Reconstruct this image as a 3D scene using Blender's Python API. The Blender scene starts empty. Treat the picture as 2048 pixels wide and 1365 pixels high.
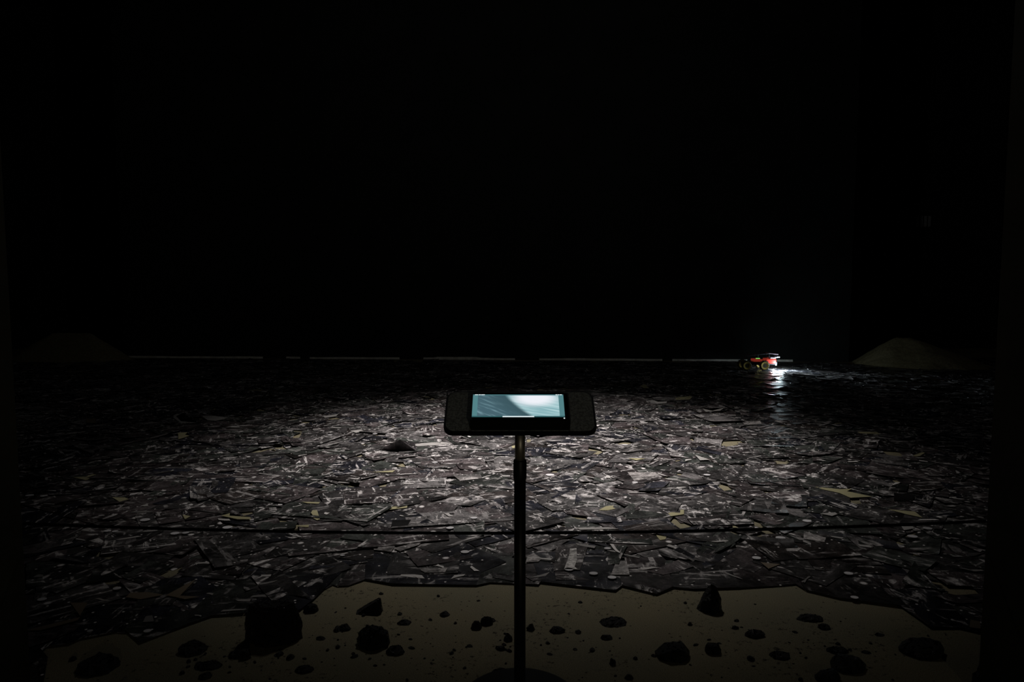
import bpy, bmesh, math, random
from mathutils import Vector, Matrix, noise

sc = bpy.context.scene
C = sc.collection
rnd = random.Random(7)

# ------------------------------------------------------------------ camera
F, CX, CY, H, P = 1400.0, 1024.0, 682.5, 1.2, math.radians(4.5)
cd = bpy.data.cameras.new('camera'); cam = bpy.data.objects.new('camera', cd); C.objects.link(cam)
cam.location = (0, 0, H); cam.rotation_euler = (math.pi/2 - P, 0, 0)
cd.sensor_width = 36; cd.lens = 36 * F / 2048; cd.clip_start = 0.02
sc.camera = cam

# ------------------------------------------------------------------ world, exposure, large lights
w = bpy.data.worlds.new('dark_room'); sc.world = w; w.use_nodes = True
w.node_tree.nodes['Background'].inputs[0].default_value = (0.6, 0.65, 0.6, 1)
w.node_tree.nodes['Background'].inputs[1].default_value = 0.0006
sc.view_settings.view_transform = 'Standard'; sc.view_settings.look = 'None'
sc.view_settings.exposure = 0.0; sc.view_settings.gamma = 1.0; sc.view_settings.use_curve_mapping = False

def light(name, kind, loc, target, energy, color, **kw):
    l = bpy.data.lights.new(name, kind); l.energy = energy; l.color = color
    for k, v in kw.items(): setattr(l, k, v)
    o = bpy.data.objects.new(name, l); C.objects.link(o); o.location = loc
    o.rotation_euler = (Vector(target) - Vector(loc)).to_track_quat('-Z', 'Y').to_euler()
    return o
# the one spot in the ceiling that makes the pool of light, an added point fill for its weak spill, and the gallery behind the viewer
light('ceiling_spot', 'SPOT', (0.1, 5.6, 5.3), (0.12, 5.3, 0), 1350, (1.0, 0.93, 0.90),
      spot_size=math.radians(49), spot_blend=1.0, shadow_soft_size=0.03)
light('ceiling_spot_wide', 'SPOT', (0.14, 5.6, 5.3), (0.12, 5.2, 0), 600, (1.0, 0.95, 0.90),
      spot_size=math.radians(63), spot_blend=1.0, shadow_soft_size=0.03)
light('spill_fill', 'POINT', (0.1, 5.9, 5.2), (0.1, 4.9, 0), 26, (0.96, 0.95, 0.93), shadow_soft_size=0.05)
light('gallery_lamp', 'POINT', (0.8, -2.4, 1.12), (0, 3, 0), 15.0, (1.0, 0.89, 0.70), shadow_soft_size=0.06)

# ------------------------------------------------------------------ helpers
def pray(px, py):
    x = (px - CX) / F; y = -(py - CY) / F
    return Vector((x, math.cos(P) + y * math.sin(P), -math.sin(P) + y * math.cos(P)))
def floor_at(px, py, z=0.0):
    d = pray(px, py); t = (H - z) / -d.z
    return Vector((d.x * t, d.y * t, z))
def at_depth(px, py, Y):
    d = pray(px, py); t = Y / d.y
    return Vector((d.x * t, Y, H + d.z * t))
def project(p):
    q = Vector(p) - Vector((0, 0, H))
    zc = q.y * math.cos(P) - q.z * math.sin(P); yc = q.y * math.sin(P) + q.z * math.cos(P)
    if zc < 0.05: return (-9999, 9999)
    return (CX + F * q.x / zc, CY - F * yc / zc)

def link(name, me, parent=None):
    o = bpy.data.objects.new(name, me); C.objects.link(o)
    if parent: o.parent = parent
    return o
def tag(o, label=None, cat=None, group=None, kind=None):
    if label: o['label'] = label
    if cat: o['category'] = cat
    if group: o['group'] = group
    if kind: o['kind'] = kind
    return o
def empty(name, loc, rz=0):
    o = bpy.data.objects.new(name, None); C.objects.link(o)
    o.location = loc; o.rotation_euler = (0, 0, rz); o.empty_display_size = 0.1
    return o
def finish(name, bm, mat, parent=None, smooth=False, loc=None):
    me = bpy.data.meshes.new(name)
    bmesh.ops.recalc_face_normals(bm, faces=bm.faces)
    bm.to_mesh(me); bm.free(); me.materials.append(mat)
    if smooth:
        for p in me.polygons: p.use_smooth = True
    o = link(name, me, parent)
    if loc is not None: o.location = loc
    return o
def box(bm, x0, x1, y0, y1, z0, z1, bevel=0.0, M=None):
    r = bmesh.ops.create_cube(bm, size=1.0)
    vs = r['verts']
    for v in vs:
        v.co = Vector(((x0+x1)/2 + v.co.x*(x1-x0), (y0+y1)/2 + v.co.y*(y1-y0), (z0+z1)/2 + v.co.z*(z1-z0)))
    if bevel:
        es = list({e for v in vs for e in v.link_edges})
        r2 = bmesh.ops.bevel(bm, geom=es, offset=bevel, segments=2, profile=0.5, affect='EDGES')
        vs = [v for v in r2['verts']]
    return vs
def lathe(bm, prof, seg=32, M=None):
    rings = []
    for r, z in prof:
        ring = [bm.verts.new((r*math.cos(2*math.pi*k/seg), r*math.sin(2*math.pi*k/seg), z)) for k in range(seg)]
        rings.append(ring)
    for a, b in zip(rings, rings[1:]):
        for k in range(seg):
            bm.faces.new((a[k], a[(k+1) % seg], b[(k+1) % seg], b[k]))
    bm.faces.new(rings[0][::-1]); bm.faces.new(rings[-1])
    if M is not None:
        for ring in rings:
            for v in ring: v.co = M @ v.co
def tube(bm, pts, r, seg=10):
    rings = []
    for i, p in enumerate(pts):
        t = (Vector(pts[min(i+1, len(pts)-1)]) - Vector(pts[max(i-1, 0)])).normalized()
        a = t.cross(Vector((0, 0, 1)))
        if a.length < 1e-3: a = t.cross(Vector((1, 0, 0)))
        a.normalize(); b = t.cross(a)
        rings.append([bm.verts.new(Vector(p) + r*(a*math.cos(2*math.pi*k/seg) + b*math.sin(2*math.pi*k/seg))) for k in range(seg)])
    for a, b in zip(rings, rings[1:]):
        for k in range(seg): bm.faces.new((a[k], a[(k+1) % seg], b[(k+1) % seg], b[k]))
    bm.faces.new(rings[0][::-1]); bm.faces.new(rings[-1])

# ------------------------------------------------------------------ materials
class NT:
    def __init__(s, name):
        s.m = bpy.data.materials.new(name); s.m.use_nodes = True
        s.t = s.m.node_tree; s.b = s.t.nodes['Principled BSDF']
    def n(s, kind, **kw):
        nd = s.t.nodes.new(kind)
        for k, v in kw.items(): setattr(nd, k, v)
        return nd
    def l(s, a, b): s.t.links.new(a, b)
    def put(s, sock, v):
        if isinstance(v, bpy.types.NodeSocket): s.l(v, sock)
        else: sock.default_value = v
    def math(s, op, a, b=0.0, clamp=False):
        nd = s.n('ShaderNodeMath', operation=op, use_clamp=clamp)
        s.put(nd.inputs[0], a); s.put(nd.inputs[1], b); return nd.outputs[0]
    def ramp(s, v, lo, hi, a=0.0, b=1.0):
        nd = s.n('ShaderNodeMapRange', interpolation_type='SMOOTHSTEP')
        s.put(nd.inputs['Value'], v); nd.inputs['From Min'].default_value = lo; nd.inputs['From Max'].default_value = hi
        nd.inputs['To Min'].default_value = a; nd.inputs['To Max'].default_value = b
        return nd.outputs[0]
    def noise(s, vec, scale, detail=3, rough=0.5, dist=0.0, dim='3D'):
        nd = s.n('ShaderNodeTexNoise', noise_dimensions=dim)
        if vec is not None: s.l(vec, nd.inputs['Vector'])
        nd.inputs['Scale'].default_value = scale; nd.inputs['Detail'].default_value = detail
        nd.inputs['Roughness'].default_value = rough; nd.inputs['Distortion'].default_value = dist
        return nd.outputs[0]
    def mix(s, f, a, b, blend='MIX'):
        nd = s.n('ShaderNodeMix', data_type='RGBA', blend_type=blend)
        s.put(nd.inputs[0], f); s.put(nd.inputs[6], a); s.put(nd.inputs[7], b); return nd.outputs[2]
    def scale(s, vec, sx, sy, sz=1, rz=0.0, loc=(0, 0, 0)):
        nd = s.n('ShaderNodeMapping'); s.l(vec, nd.inputs[0])
        nd.inputs['Scale'].default_value = (sx, sy, sz); nd.inputs['Rotation'].default_value = (0, 0, rz)
        nd.inputs['Location'].default_value = loc
        return nd.outputs[0]
    def bump(s, h, strength, dist=0.01):
        nd = s.n('ShaderNodeBump'); s.l(h, nd.inputs['Height'])
        nd.inputs['Strength'].default_value = strength; nd.inputs['Distance'].default_value = dist
        s.l(nd.outputs[0], s.b.inputs['Normal'])
def rgb(r, g, b): return (r, g, b, 1.0)

def simple(name, col, rough=0.6, metal=0.0, spec=0.5, var=0.25, scale=30, emit=None, es=0.0, bump=0.0):
    t = NT(name)
    tc = t.n('ShaderNodeTexCoord').outputs['Object']
    f = t.ramp(t.noise(tc, scale, 4, 0.6), 0.3, 0.7, 0.0, 1.0)
    t.l(t.mix(f, rgb(*[c*(1-var) for c in col]), rgb(*[min(1, c*(1+var)) for c in col])), t.b.inputs['Base Color'])
    t.b.inputs['Roughness'].default_value = rough; t.b.inputs['Metallic'].default_value = metal
    t.b.inputs['Specular IOR Level'].default_value = spec
    if emit:
        t.b.inputs['Emission Color'].default_value = rgb(*emit); t.b.inputs['Emission Strength'].default_value = es
    if bump: t.bump(t.noise(tc, scale*3, 4, 0.6), bump, 0.003)
    return t.m

def paper_material():
    t = NT('printed_paper')
    uv = t.n('ShaderNodeUVMap', uv_map='UVMap').outputs[0]
    at = t.n('ShaderNodeAttribute', attribute_type='GEOMETRY', attribute_name='tint')
    tint, amount = at.outputs['Color'], at.outputs['Alpha']
    mott = t.ramp(t.noise(uv, 6, 7, 0.72, 0.8), 0.36, 0.66, 0.25, 2.1)
    fine = t.ramp(t.noise(uv, 70, 4, 0.75), 0.32, 0.68, 0.5, 1.5)
    base = t.mix(1.0, tint, t.math('MULTIPLY', mott, fine), 'MULTIPLY')
    printed = t.ramp(amount, 0.01, 0.1)
    base = t.mix(printed, tint, base)
    # pale smears, gathered in patches
    s1 = t.ramp(t.noise(t.scale(uv, 3.5, 24.0), 1.0, 6, 0.66, 0.5), 0.53, 0.61)
    s2 = t.ramp(t.noise(t.scale(uv, 1.0, 0.6, rz=0.9), 11.0, 7, 0.72, 0.9), 0.54, 0.60)
    s3 = t.ramp(t.noise(t.scale(uv, 28.0, 5.0, loc=(4, 7, 0)), 1.0, 6, 0.7, 0.4), 0.55, 0.62)
    patch = t.ramp(t.noise(uv, 2.6, 3, 0.6), 0.48, 0.57)
    patch2 = t.ramp(t.noise(t.scale(uv, 1, 1, loc=(31, 9, 0)), 3.7, 3, 0.6), 0.50, 0.58)
    patch3 = t.ramp(t.noise(t.scale(uv, 1, 1, loc=(11, 59, 0)), 3.0, 3, 0.6), 0.51, 0.58)
    sm = t.math('ADD', t.math('MULTIPLY', s1, patch), t.math('ADD', t.math('MULTIPLY', s2, patch2), t.math('MULTIPLY', s3, patch3)), True)
    sm = t.math('MULTIPLY', sm, t.ramp(t.noise(uv, 40, 4, 0.7), 0.36, 0.56, 0.3, 1.0))
    # specks: small stars
    v = t.n('ShaderNodeTexVoronoi', feature='F1', voronoi_dimensions='2D'); t.l(uv, v.inputs['Vector']); v.inputs['Scale'].default_value = 17
    star = t.ramp(v.outputs['Distance'], 0.05, 0.10, 1.0, 0.0)
    pick = t.math('GREATER_THAN', t.n('ShaderNodeSeparateColor').outputs[0], 0.5)
    sep = pick.node.inputs[0].links[0].from_node; t.l(v.outputs['Color'], sep.inputs[0]); pick.node.inputs[1].default_value = 0.72
    star = t.math('MULTIPLY', star, pick)
    # a few larger soft round planets
    v2 = t.n('ShaderNodeTexVoronoi', feature='F1', voronoi_dimensions='2D'); t.l(uv, v2.inputs['Vector']); v2.inputs['Scale'].default_value = 4.2
    pl = t.ramp(v2.outputs['Distance'], 0.03, 0.075, 1.0, 0.0)
    sep2 = t.n('ShaderNodeSeparateColor'); t.l(v2.outputs['Color'], sep2.inputs[0])
    pl = t.math('MULTIPLY', pl, t.math('GREATER_THAN', sep2.outputs[0], 0.62))
    grit = t.ramp(t.noise(uv, 210, 2, 0.6), 0.66, 0.74, 0.0, 0.45)
    m = t.math('MULTIPLY', sm, amount, True)
    m = t.math('MAXIMUM', m, t.math('MULTIPLY', t.math('MAXIMUM', star, t.math('MAXIMUM', pl, grit)), printed))
    col = t.mix(m, base, rgb(0.80, 0.76, 0.75))
    t.l(col, t.b.inputs['Base Color'])
    rgh = t.ramp(t.noise(uv, 5, 2), 0.35, 0.65, 0.27, 0.42)
    t.l(rgh, t.b.inputs['Roughness'])
    t.b.inputs['Specular IOR Level'].default_value = 0.45
    t.bump(t.noise(uv, 14, 3, 0.5), 0.25, 0.01)
    return t.m
M_PAPER = paper_material()

def floor_material():
    t = NT('sandy_floor')
    tc = t.n('ShaderNodeTexCoord').outputs['Object']
    big = t.ramp(t.noise(tc, 1.3, 4, 0.6), 0.3, 0.7)
    col = t.mix(big, rgb(0.25, 0.215, 0.135), rgb(0.20, 0.185, 0.125))
    gr = t.ramp(t.noise(tc, 260, 3, 0.7), 0.35, 0.65, 0.72, 1.2)
    col = t.mix(1.0, col, gr, 'MULTIPLY')
    dust = t.math('MULTIPLY', t.ramp(t.noise(tc, 45, 5, 0.75), 0.55, 0.62), t.ramp(t.noise(tc, 3.3, 3, 0.6), 0.46, 0.58))
    v = t.n('ShaderNodeTexVoronoi', feature='F1', voronoi_dimensions='3D'); t.l(tc, v.inputs['Vector']); v.inputs['Scale'].default_value = 38
    sp = t.n('ShaderNodeSeparateColor'); t.l(v.outputs['Color'], sp.inputs[0])
    dots = t.math('MULTIPLY', t.ramp(v.outputs['Distance'], 0.10, 0.2, 1.0, 0.0), t.math('GREATER_THAN', sp.outputs[0], 0.60))
    col = t.mix(t.math('MAXIMUM', t.math('MULTIPLY', dust, 0.85), t.math('MULTIPLY', dots, 0.8)), col, rgb(0.018, 0.013, 0.010))
    t.l(col, t.b.inputs['Base Color']); t.b.inputs['Roughness'].default_value = 0.85
    t.b.inputs['Specular IOR Level'].default_value = 0.2
    t.bump(t.noise(tc, 180, 4, 0.7), 0.4, 0.003)
    return t.m
M_FLOOR = floor_material()
M_WALL = simple('black_wall', (0.020, 0.020, 0.020), 0.9, spec=0.1, scale=4)
M_SCREENWALL = simple('dark_grey_panel', (0.017, 0.019, 0.0175), 0.9, spec=0.1, scale=2, var=0.15)
M_JAMB = simple('dark_olive_paint', (0.030, 0.029, 0.014), 0.8, spec=0.2, scale=6)
M_TRIM = simple('pale_strip', (0.85, 0.83, 0.74), 0.7, scale=9, var=0.2)
M_SAND = simple('heaped_sand', (0.24, 0.21, 0.12), 0.95, spec=0.1, scale=40, bump=0.5)
M_ROPE = simple('black_cord', (0.004, 0.004, 0.004), 0.9, spec=0.1)

def rock_material():
    t = NT('black_slag')
    tc = t.n('ShaderNodeTexCoord').outputs['Object']
    f = t.ramp(t.noise(tc, 22, 5, 0.7), 0.35, 0.7)
    t.l(t.mix(f, rgb(0.003, 0.003, 0.0035), rgb(0.014, 0.013, 0.0125)), t.b.inputs['Base Color'])
    t.l(t.ramp(t.noise(tc, 60, 3, 0.6), 0.42, 0.52, 0.05, 0.7), t.b.inputs['Roughness'])
    t.bump(t.noise(tc, 90, 5, 0.75), 1.0, 0.010)
    return t.m
M_ROCK = rock_material()

# ------------------------------------------------------------------ the room
bm = bmesh.new(); box(bm, -9.5, 9.5, -4, 13.6, -0.1, 0); fl = finish('floor', bm, M_FLOOR); tag(fl, kind='structure')
bm = bmesh.new(); box(bm, -9.5, 9.5, -4, 13.6, 6.4, 6.5); tag(finish('ceiling', bm, M_WALL), kind='structure')
bm = bmesh.new(); box(bm, -9.6, -9.5, -4, 13.6, 0, 6.4); tag(finish('wall_left', bm, M_WALL), kind='structure')
bm = bmesh.new(); box(bm, 9.5, 9.6, -4, 13.6, 0, 6.4); tag(finish('wall_right', bm, M_WALL), kind='structure')
bm = bmesh.new(); box(bm, -9.5, 9.5, 13.5, 13.6, 0, 6.4); tag(finish('wall_back', bm, M_WALL), kind='structure')
WL, WR = floor_at(250, 716.0), floor_at(1697, 724.5)
dirw = (WR - WL).normalized(); nw = Vector((dirw.y, -dirw.x, 0))   # towards the viewer
if nw.y > 0: nw = -nw
bm = bmesh.new()
q = [WL, WR, WR - nw*0.25, WL - nw*0.25]
lo = [bm.verts.new(p) for p in q]; hi = [bm.verts.new(p + Vector((0, 0, 6.4))) for p in q]
for k in range(4): bm.faces.new((lo[k], lo[(k+1) % 4], hi[(k+1) % 4], hi[k]))
bm.faces.new(lo[::-1]); bm.faces.new(hi)
tag(finish('wall_panel', bm, M_SCREENWALL), kind='structure')
# pale strip at the foot of the panel wall, uneven top
bm = bmesh.new(); n = 150; prev = None
for i in range(n+1):
    p = WL.lerp(WR, i/n) + nw*0.012
    h = 0.032 + 0.010*noise.noise(Vector((i*0.13, 3, 0))) + (0.012 if 66 < i < 76 else 0)
    gap = noise.noise(Vector((i*0.17, 9, 1))) > 0.22
    if i > n*0.81: gap = gap or i > n*0.93
    if gap: prev = None; continue
    cur = [bm.verts.new(p), bm.verts.new(p + Vector((0, 0, h))), bm.verts.new(p - nw*0.012 + Vector((0, 0, h))), bm.verts.new(p + nw*0.05)]
    if prev:
        bm.faces.new((prev[0], cur[0], cur[1], prev[1])); bm.faces.new((prev[1], cur[1], cur[2], prev[2])); bm.faces.new((prev[3], cur[3], cur[0], prev[0]))
    prev = cur
tag(finish('trim_1', bm, M_TRIM), kind='structure')
# the two sides of the opening the viewer stands in
for side, x in (('left_opening', -1), ('right_opening', 1)):
    bm = bmesh.new()
    if x < 0:
        X = at_depth(33, 860, 1.98).x; box(bm, -4.2, X, 1.80, 1.98, 0, 6.4)
    else:
        X = at_depth(1984, 860, 1.98).x; box(bm, X, 4.2, 1.80, 1.98, 0, 6.4)
    tag(finish('wall_' + side, bm, M_JAMB), kind='structure')
XL, XR = at_depth(33, 860, 1.98).x, at_depth(1984, 860, 1.98).x

# ------------------------------------------------------------------ labels
def band(px):
    return ('by the left wall edge' if px < 300 else 'far left of the stand' if px < 600 else 'left of the stand' if px < 880
            else 'behind the stand' if px < 1200 else 'right of the stand' if px < 1480 else 'far right of the stand' if px < 1750 else 'by the right wall edge')
def row(py):
    return ('nearest the sand' if py > 1130 else 'under the rope' if py > 1067 else 'just beyond the rope' if py > 1000
            else 'midway back' if py > 920 else 'in the far half')
ORD = ['leftmost', 'second from left', 'third from left', 'fourth from left', 'fifth from left', 'sixth from left', 'seventh from left',
       'eighth from left', 'ninth from left', 'tenth from left']
def assign(items):
    """items: (object, description, px); adds a left-to-right word where two read the same"""
    d = {}
    for it in items: d.setdefault(it[1], []).append(it)
    big_ties = {k for k, l in d.items() if len(l) > 10}
    if big_ties: print('TIES', len(big_ties), sorted(big_ties)[:5])
    for desc, l in d.items():
        l.sort(key=lambda t: t[2])
        for k, (o, ds, px) in enumerate(l):
            o['label'] = ds if len(l) == 1 else ds + ', ' + (ORD[k] if k < len(ORD) - 1 else ORD[-1])

# ------------------------------------------------------------------ the paper collage
BND = [(-400, 1420), (87, 1420), (88, 1365), (96, 1320), (97, 1297), (140, 1292), (162, 1282), (250, 1264), (280, 1290), (340, 1267), (385, 1250), (425, 1236),
       (487, 1232), (600, 1225), (625, 1206), (644, 1165), (675, 1176), (697, 1175), (730, 1163), (786, 1173), (953, 1175), (981, 1169),
       (1025, 1171), (1077, 1174), (1081, 1169), (1231, 1186), (1244, 1176), (1313, 1193), (1347, 1179), (1389, 1183), (1480, 1180),
       (1560, 1175), (1591, 1172), (1612, 1185), (1666, 1183), (1678, 1201), (1801, 1202), (1802, 1218), (1832, 1228), (1861, 1260),
       (1917, 1260), (1960, 1270), (2400, 1290)]
def bnd_y(px):
    for (a, b), (c, d) in zip(BND, BND[1:]):
        if a <= px <= c: return b + (d - b) * (px - a) / max(c - a, 1e-6)
    return 1290

TONES = [('charcoal', (0.032, 0.030, 0.030)), ('plum-grey', (0.048, 0.040, 0.041)), ('grey-green', (0.029, 0.032, 0.029)),
         ('navy-black', (0.012, 0.0125, 0.018)), ('ash-grey', (0.10, 0.094, 0.094)), ('brown-black', (0.022, 0.018, 0.017))]
TW = [0.28, 0.24, 0.18, 0.13, 0.10, 0.07]

class Piece: pass
def make_piece(verts_grid, nu, nv, tone, amount, seed, uvs, thick=0.0008):
    p = Piece(); p.v = verts_grid; p.nu = nu; p.nv = nv; p.tone = tone; p.amount = amount; p.uv = uvs; p.thick = thick
    return p
def quad_piece(cx, cy, corners, rot, z, tilt, curl, tone, amount, nu=5, nv=4):
    """corners: 4 local xy; bilinear grid, lifted by a tilt and a curled edge"""
    seed = rnd.random() * 90; vs, uvs = [], []
    ca, sa = math.cos(rot), math.sin(rot)
    jit = [(rnd.uniform(-1, 1)) for _ in range(nu*nv)]
    for j in range(nv):
        for i in range(nu):
            a, b = i/(nu-1), j/(nv-1)
            x = (corners[0][0]*(1-a)+corners[1][0]*a)*(1-b) + (corners[3][0]*(1-a)+corners[2][0]*a)*b
            y = (corners[0][1]*(1-a)+corners[1][1]*a)*(1-b) + (corners[3][1]*(1-a)+corners[2][1]*a)*b
            x += jit[(i*nv+j) % len(jit)]*0.003; y += jit[(j*nu+i) % len(jit)]*0.003
            e = [max(0, a-0.5)*2, max(0, 0.5-a)*2, max(0, b-0.5)*2, max(0, 0.5-b)*2]
            zz = z + tilt[0]*x + tilt[1]*y + sum(c*q*q for c, q in zip(curl, e))
            zz += 0.0018*noise.noise(Vector((x*9+seed, y*9, seed)))
            zz = max(zz, 0.0015)
            vs.append(Vector((cx + x*ca - y*sa, cy + x*sa + y*ca, zz)))
            uvs.append((x + seed, y + seed*0.37))
    return make_piece(vs, nu, nv, tone, amount, seed, uvs)

def emit_mesh(name, pieces, origin=None):
    V, Fc, UV, COL = [], [], [], []
    for p in pieces:
        o = len(V); n = len(p.v); off = origin or Vector((0, 0, 0))
        V += [v - off for v in p.v] + [v - off - Vector((0, 0, p.thick)) for v in p.v]
        idx = lambda i, j: o + j*p.nu + i
        fs = []
        for j in range(p.nv-1):
            for i in range(p.nu-1): fs.append((idx(i, j), idx(i+1, j), idx(i+1, j+1), idx(i, j+1)))
        rim = [idx(i, 0) for i in range(p.nu)] + [idx(p.nu-1, j) for j in range(1, p.nv)] + [idx(i, p.nv-1) for i in range(p.nu-2, -1, -1)] + [idx(0, j) for j in range(p.nv-2, 0, -1)]
        fs2 = [tuple(k+n for k in f[::-1]) for f in fs]
        fs3 = [(rim[k], rim[(k+1) % len(rim)], rim[(k+1) % len(rim)]+n, rim[k]+n)[::-1] for k in range(len(rim))]
        for f in fs + fs2 + fs3:
            Fc.append(f)
            for k in f:
                q = (k-o) % n; UV.append(p.uv[q]); COL.append((*p.tone, p.amount))
    me = bpy.data.meshes.new(name); me.from_pydata(V, [], Fc)
    u = me.uv_layers.new(name='UVMap'); u.data.foreach_set('uv', [c for t in UV for c in t])
    a = me.color_attributes.new('tint', 'FLOAT_COLOR', 'CORNER'); a.data.foreach_set('color', [c for t in COL for c in t])
    me.materials.append(M_PAPER)
    return link(name, me)

def poly_sheet(name, pts, tone, amount, z=None, thick=0.0008, lift=0.0):
    """a flat-lying sheet of traced outline (floor points)"""
    c = sum(pts, Vector((0, 0, 0))) / len(pts); c.z = 0
    bm = bmesh.new(); top = []
    for p in pts: top.append(bm.verts.new(Vector((p.x - c.x, p.y - c.y, (z if z is not None else 0.01) + lift*noise.noise(p*6)))))
    f = bm.faces.new(top)
    if f.normal.z < 0 or sum((a.co.x*b.co.y - b.co.x*a.co.y) for a, b in zip(top, top[1:]+top[:1])) < 0: f.normal_flip()
    low = [bm.verts.new(v.co - Vector((0, 0, thick))) for v in top]
    bm.faces.new(low[::-1])
    for k in range(len(top)):
        try: bm.faces.new((top[k], low[k], low[(k+1) % len(top)], top[(k+1) % len(top)]))
        except ValueError: pass
    bmesh.ops.triangulate(bm, faces=[x for x in bm.faces if len(x.verts) > 4])
    bmesh.ops.recalc_face_normals(bm, faces=bm.faces)
    uvl = bm.loops.layers.uv.new('UVMap'); cl = bm.loops.layers.float_color.new('tint'); s = rnd.random()*90
    for fc in bm.faces:
        for l in fc.loops: l[uvl].uv = (l.vert.co.x + s, l.vert.co.y + s*0.41); l[cl] = (*tone, amount)
    me = bpy.data.meshes.new(name); bm.to_mesh(me); bm.free(); me.materials.append(M_PAPER)
    o = link(name, me); o.location = c
    return o

HEAPS = []
A, B = floor_at(12, 723), floor_at(258, 723); HEAPS.append(((A.x+B.x)/2 - 0.12, A.y + 0.20, (B.x-A.x)/2*1.03, 0.38))
A, B = floor_at(1693, 728), floor_at(1985, 744); HEAPS.append(((A.x+B.x)/2 + 0.25, (A.y+B.y)/2 + 0.30, (Vector(B)-Vector(A)).length/2*1.02, 0.6))
pieces = []
def ok_place(p):
    for v in p.v[::3] + [p.v[0], p.v[-1], p.v[p.nu-1], p.v[-p.nu]]:
        x, y = project((v.x, v.y, 0))
        if y > bnd_y(x) - 1: return False
        if (v - WL).dot(nw) < 0.10 and WL.x < v.x < WR.x: return False
        if v.y > 12.2 or abs(v.x) > 9.3: return False
        for hx, hy, rx, ry in HEAPS:
            if ((v.x-hx)/rx)**2 + ((v.y-hy)/ry)**2 < 0.75: return False
    return True
# jittered rows of sheets, near to far
yy = 2.0
while yy < 11.6:
    step = 0.118
    xx = -0.80*yy - 0.5
    while xx < 0.80*yy + 0.5:
        x = xx + rnd.uniform(-0.09, 0.09); y = yy + rnd.uniform(-0.09, 0.09); xx += 0.145
        r = rnd.random(); ti = rnd.choices(range(6), TW)[0]
        tone = TONES[ti][1]; k = rnd.uniform(0.55, 1.35); tone = tuple(c*k for c in tone); shape = 'rectangular'
        if r < 0.42:
            w_, h_ = rnd.choice([(0.30, 0.21), (0.42, 0.30), (0.30, 0.24), (0.25, 0.18)])
            cs = [(-w_/2, -h_/2), (w_/2, -h_/2), (w_/2, h_/2), (-w_/2, h_/2)]
        elif r < 0.80:
            w_, h_ = rnd.uniform(0.16, 0.38), rnd.uniform(0.10, 0.22); shape = 'torn'
            cs = [(sx*w_/2*rnd.uniform(0.45, 1.15), sy*h_/2*rnd.uniform(0.35, 1.2)) for sx, sy in ((-1, -1), (1, -1), (1, 1), (-1, 1))]
        else:
            w_, h_ = rnd.uniform(0.18, 0.40), rnd.uniform(0.12, 0.26); shape = 'triangular'
            cs = [(-w_/2, -h_/2), (w_/2, -h_/2*rnd.uniform(0.3, 1)), (rnd.uniform(-.3, .3)*w_+0.006, h_/2), (rnd.uniform(-.3, .3)*w_-0.006, h_/2)]
        curl = [max(0, rnd.gauss(-0.002, 0.006)) for _ in range(4)]
        amt = max(0.12, min(1.0, rnd.gauss(0.70, 0.3)))
        p = quad_piece(x, y, cs, rnd.uniform(0, math.tau), rnd.uniform(0.003, 0.013), (rnd.gauss(0, 0.009), rnd.gauss(0, 0.009)), curl, tone, amt)
        p.desc = (TONES[ti][0], shape); p.c = Vector((x, y, 0)); p.area = w_*h_
        if ok_place(p): pieces.append(p)
    yy += step
# small torn pieces that close the gaps behind the border with the sand
for _ in range(1500):
    px = rnd.uniform(60, 1985); q = floor_at(px, bnd_y(px) - 2) + Vector((0, rnd.uniform(0.03, 0.42), 0)); ti = rnd.choices(range(6), TW)[0]
    s_ = rnd.uniform(0.05, 0.10)
    cs = [(sx*s_*rnd.uniform(0.5, 1.2), sy*s_*rnd.uniform(0.4, 1.0)) for sx, sy in ((-1, -1), (1, -1), (1, 1), (-1, 1))]
    p = quad_piece(q.x, q.y, cs, rnd.uniform(0, 6.28), rnd.uniform(0.002, 0.006), (0, 0), [0]*4, TONES[ti][1], rnd.uniform(0.3, 0.9), 4, 3)
    p.desc = (TONES[ti][0], 'small torn'); p.c = q.copy(); p.c.z = 0; p.area = s_*s_*1.5
    if ok_place(p): pieces.append(p)
# pale slivers: torn margins showing white
for _ in range(1100):
    y = 2.3 + 9.0*rnd.random()**0.9; x = rnd.uniform(-0.78, 0.78)*y
    w_, h_ = rnd.uniform(0.02, 0.11), rnd.uniform(0.006, 0.028)
    g = rnd.uniform(0.2, 0.7); tone = (g, g*0.96, g*0.93)
    cs = [(sx*w_/2*rnd.uniform(0.4, 1.2), sy*h_/2*rnd.uniform(0.2, 1.3)) for sx, sy in ((-1, -1), (1, -1), (1, 1), (-1, 1))]
    p = quad_piece(x, y, cs, rnd.gauss(0, 0.7), rnd.uniform(0.010, 0.017), (0, rnd.uniform(0, 0.1)), [0]*4, tone, 0.0, 3, 2)
    p.desc = ('white', 'sliver'); p.c = Vector((x, y, 0)); p.area = w_*h_
    if ok_place(p): pieces.append(p)
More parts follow.
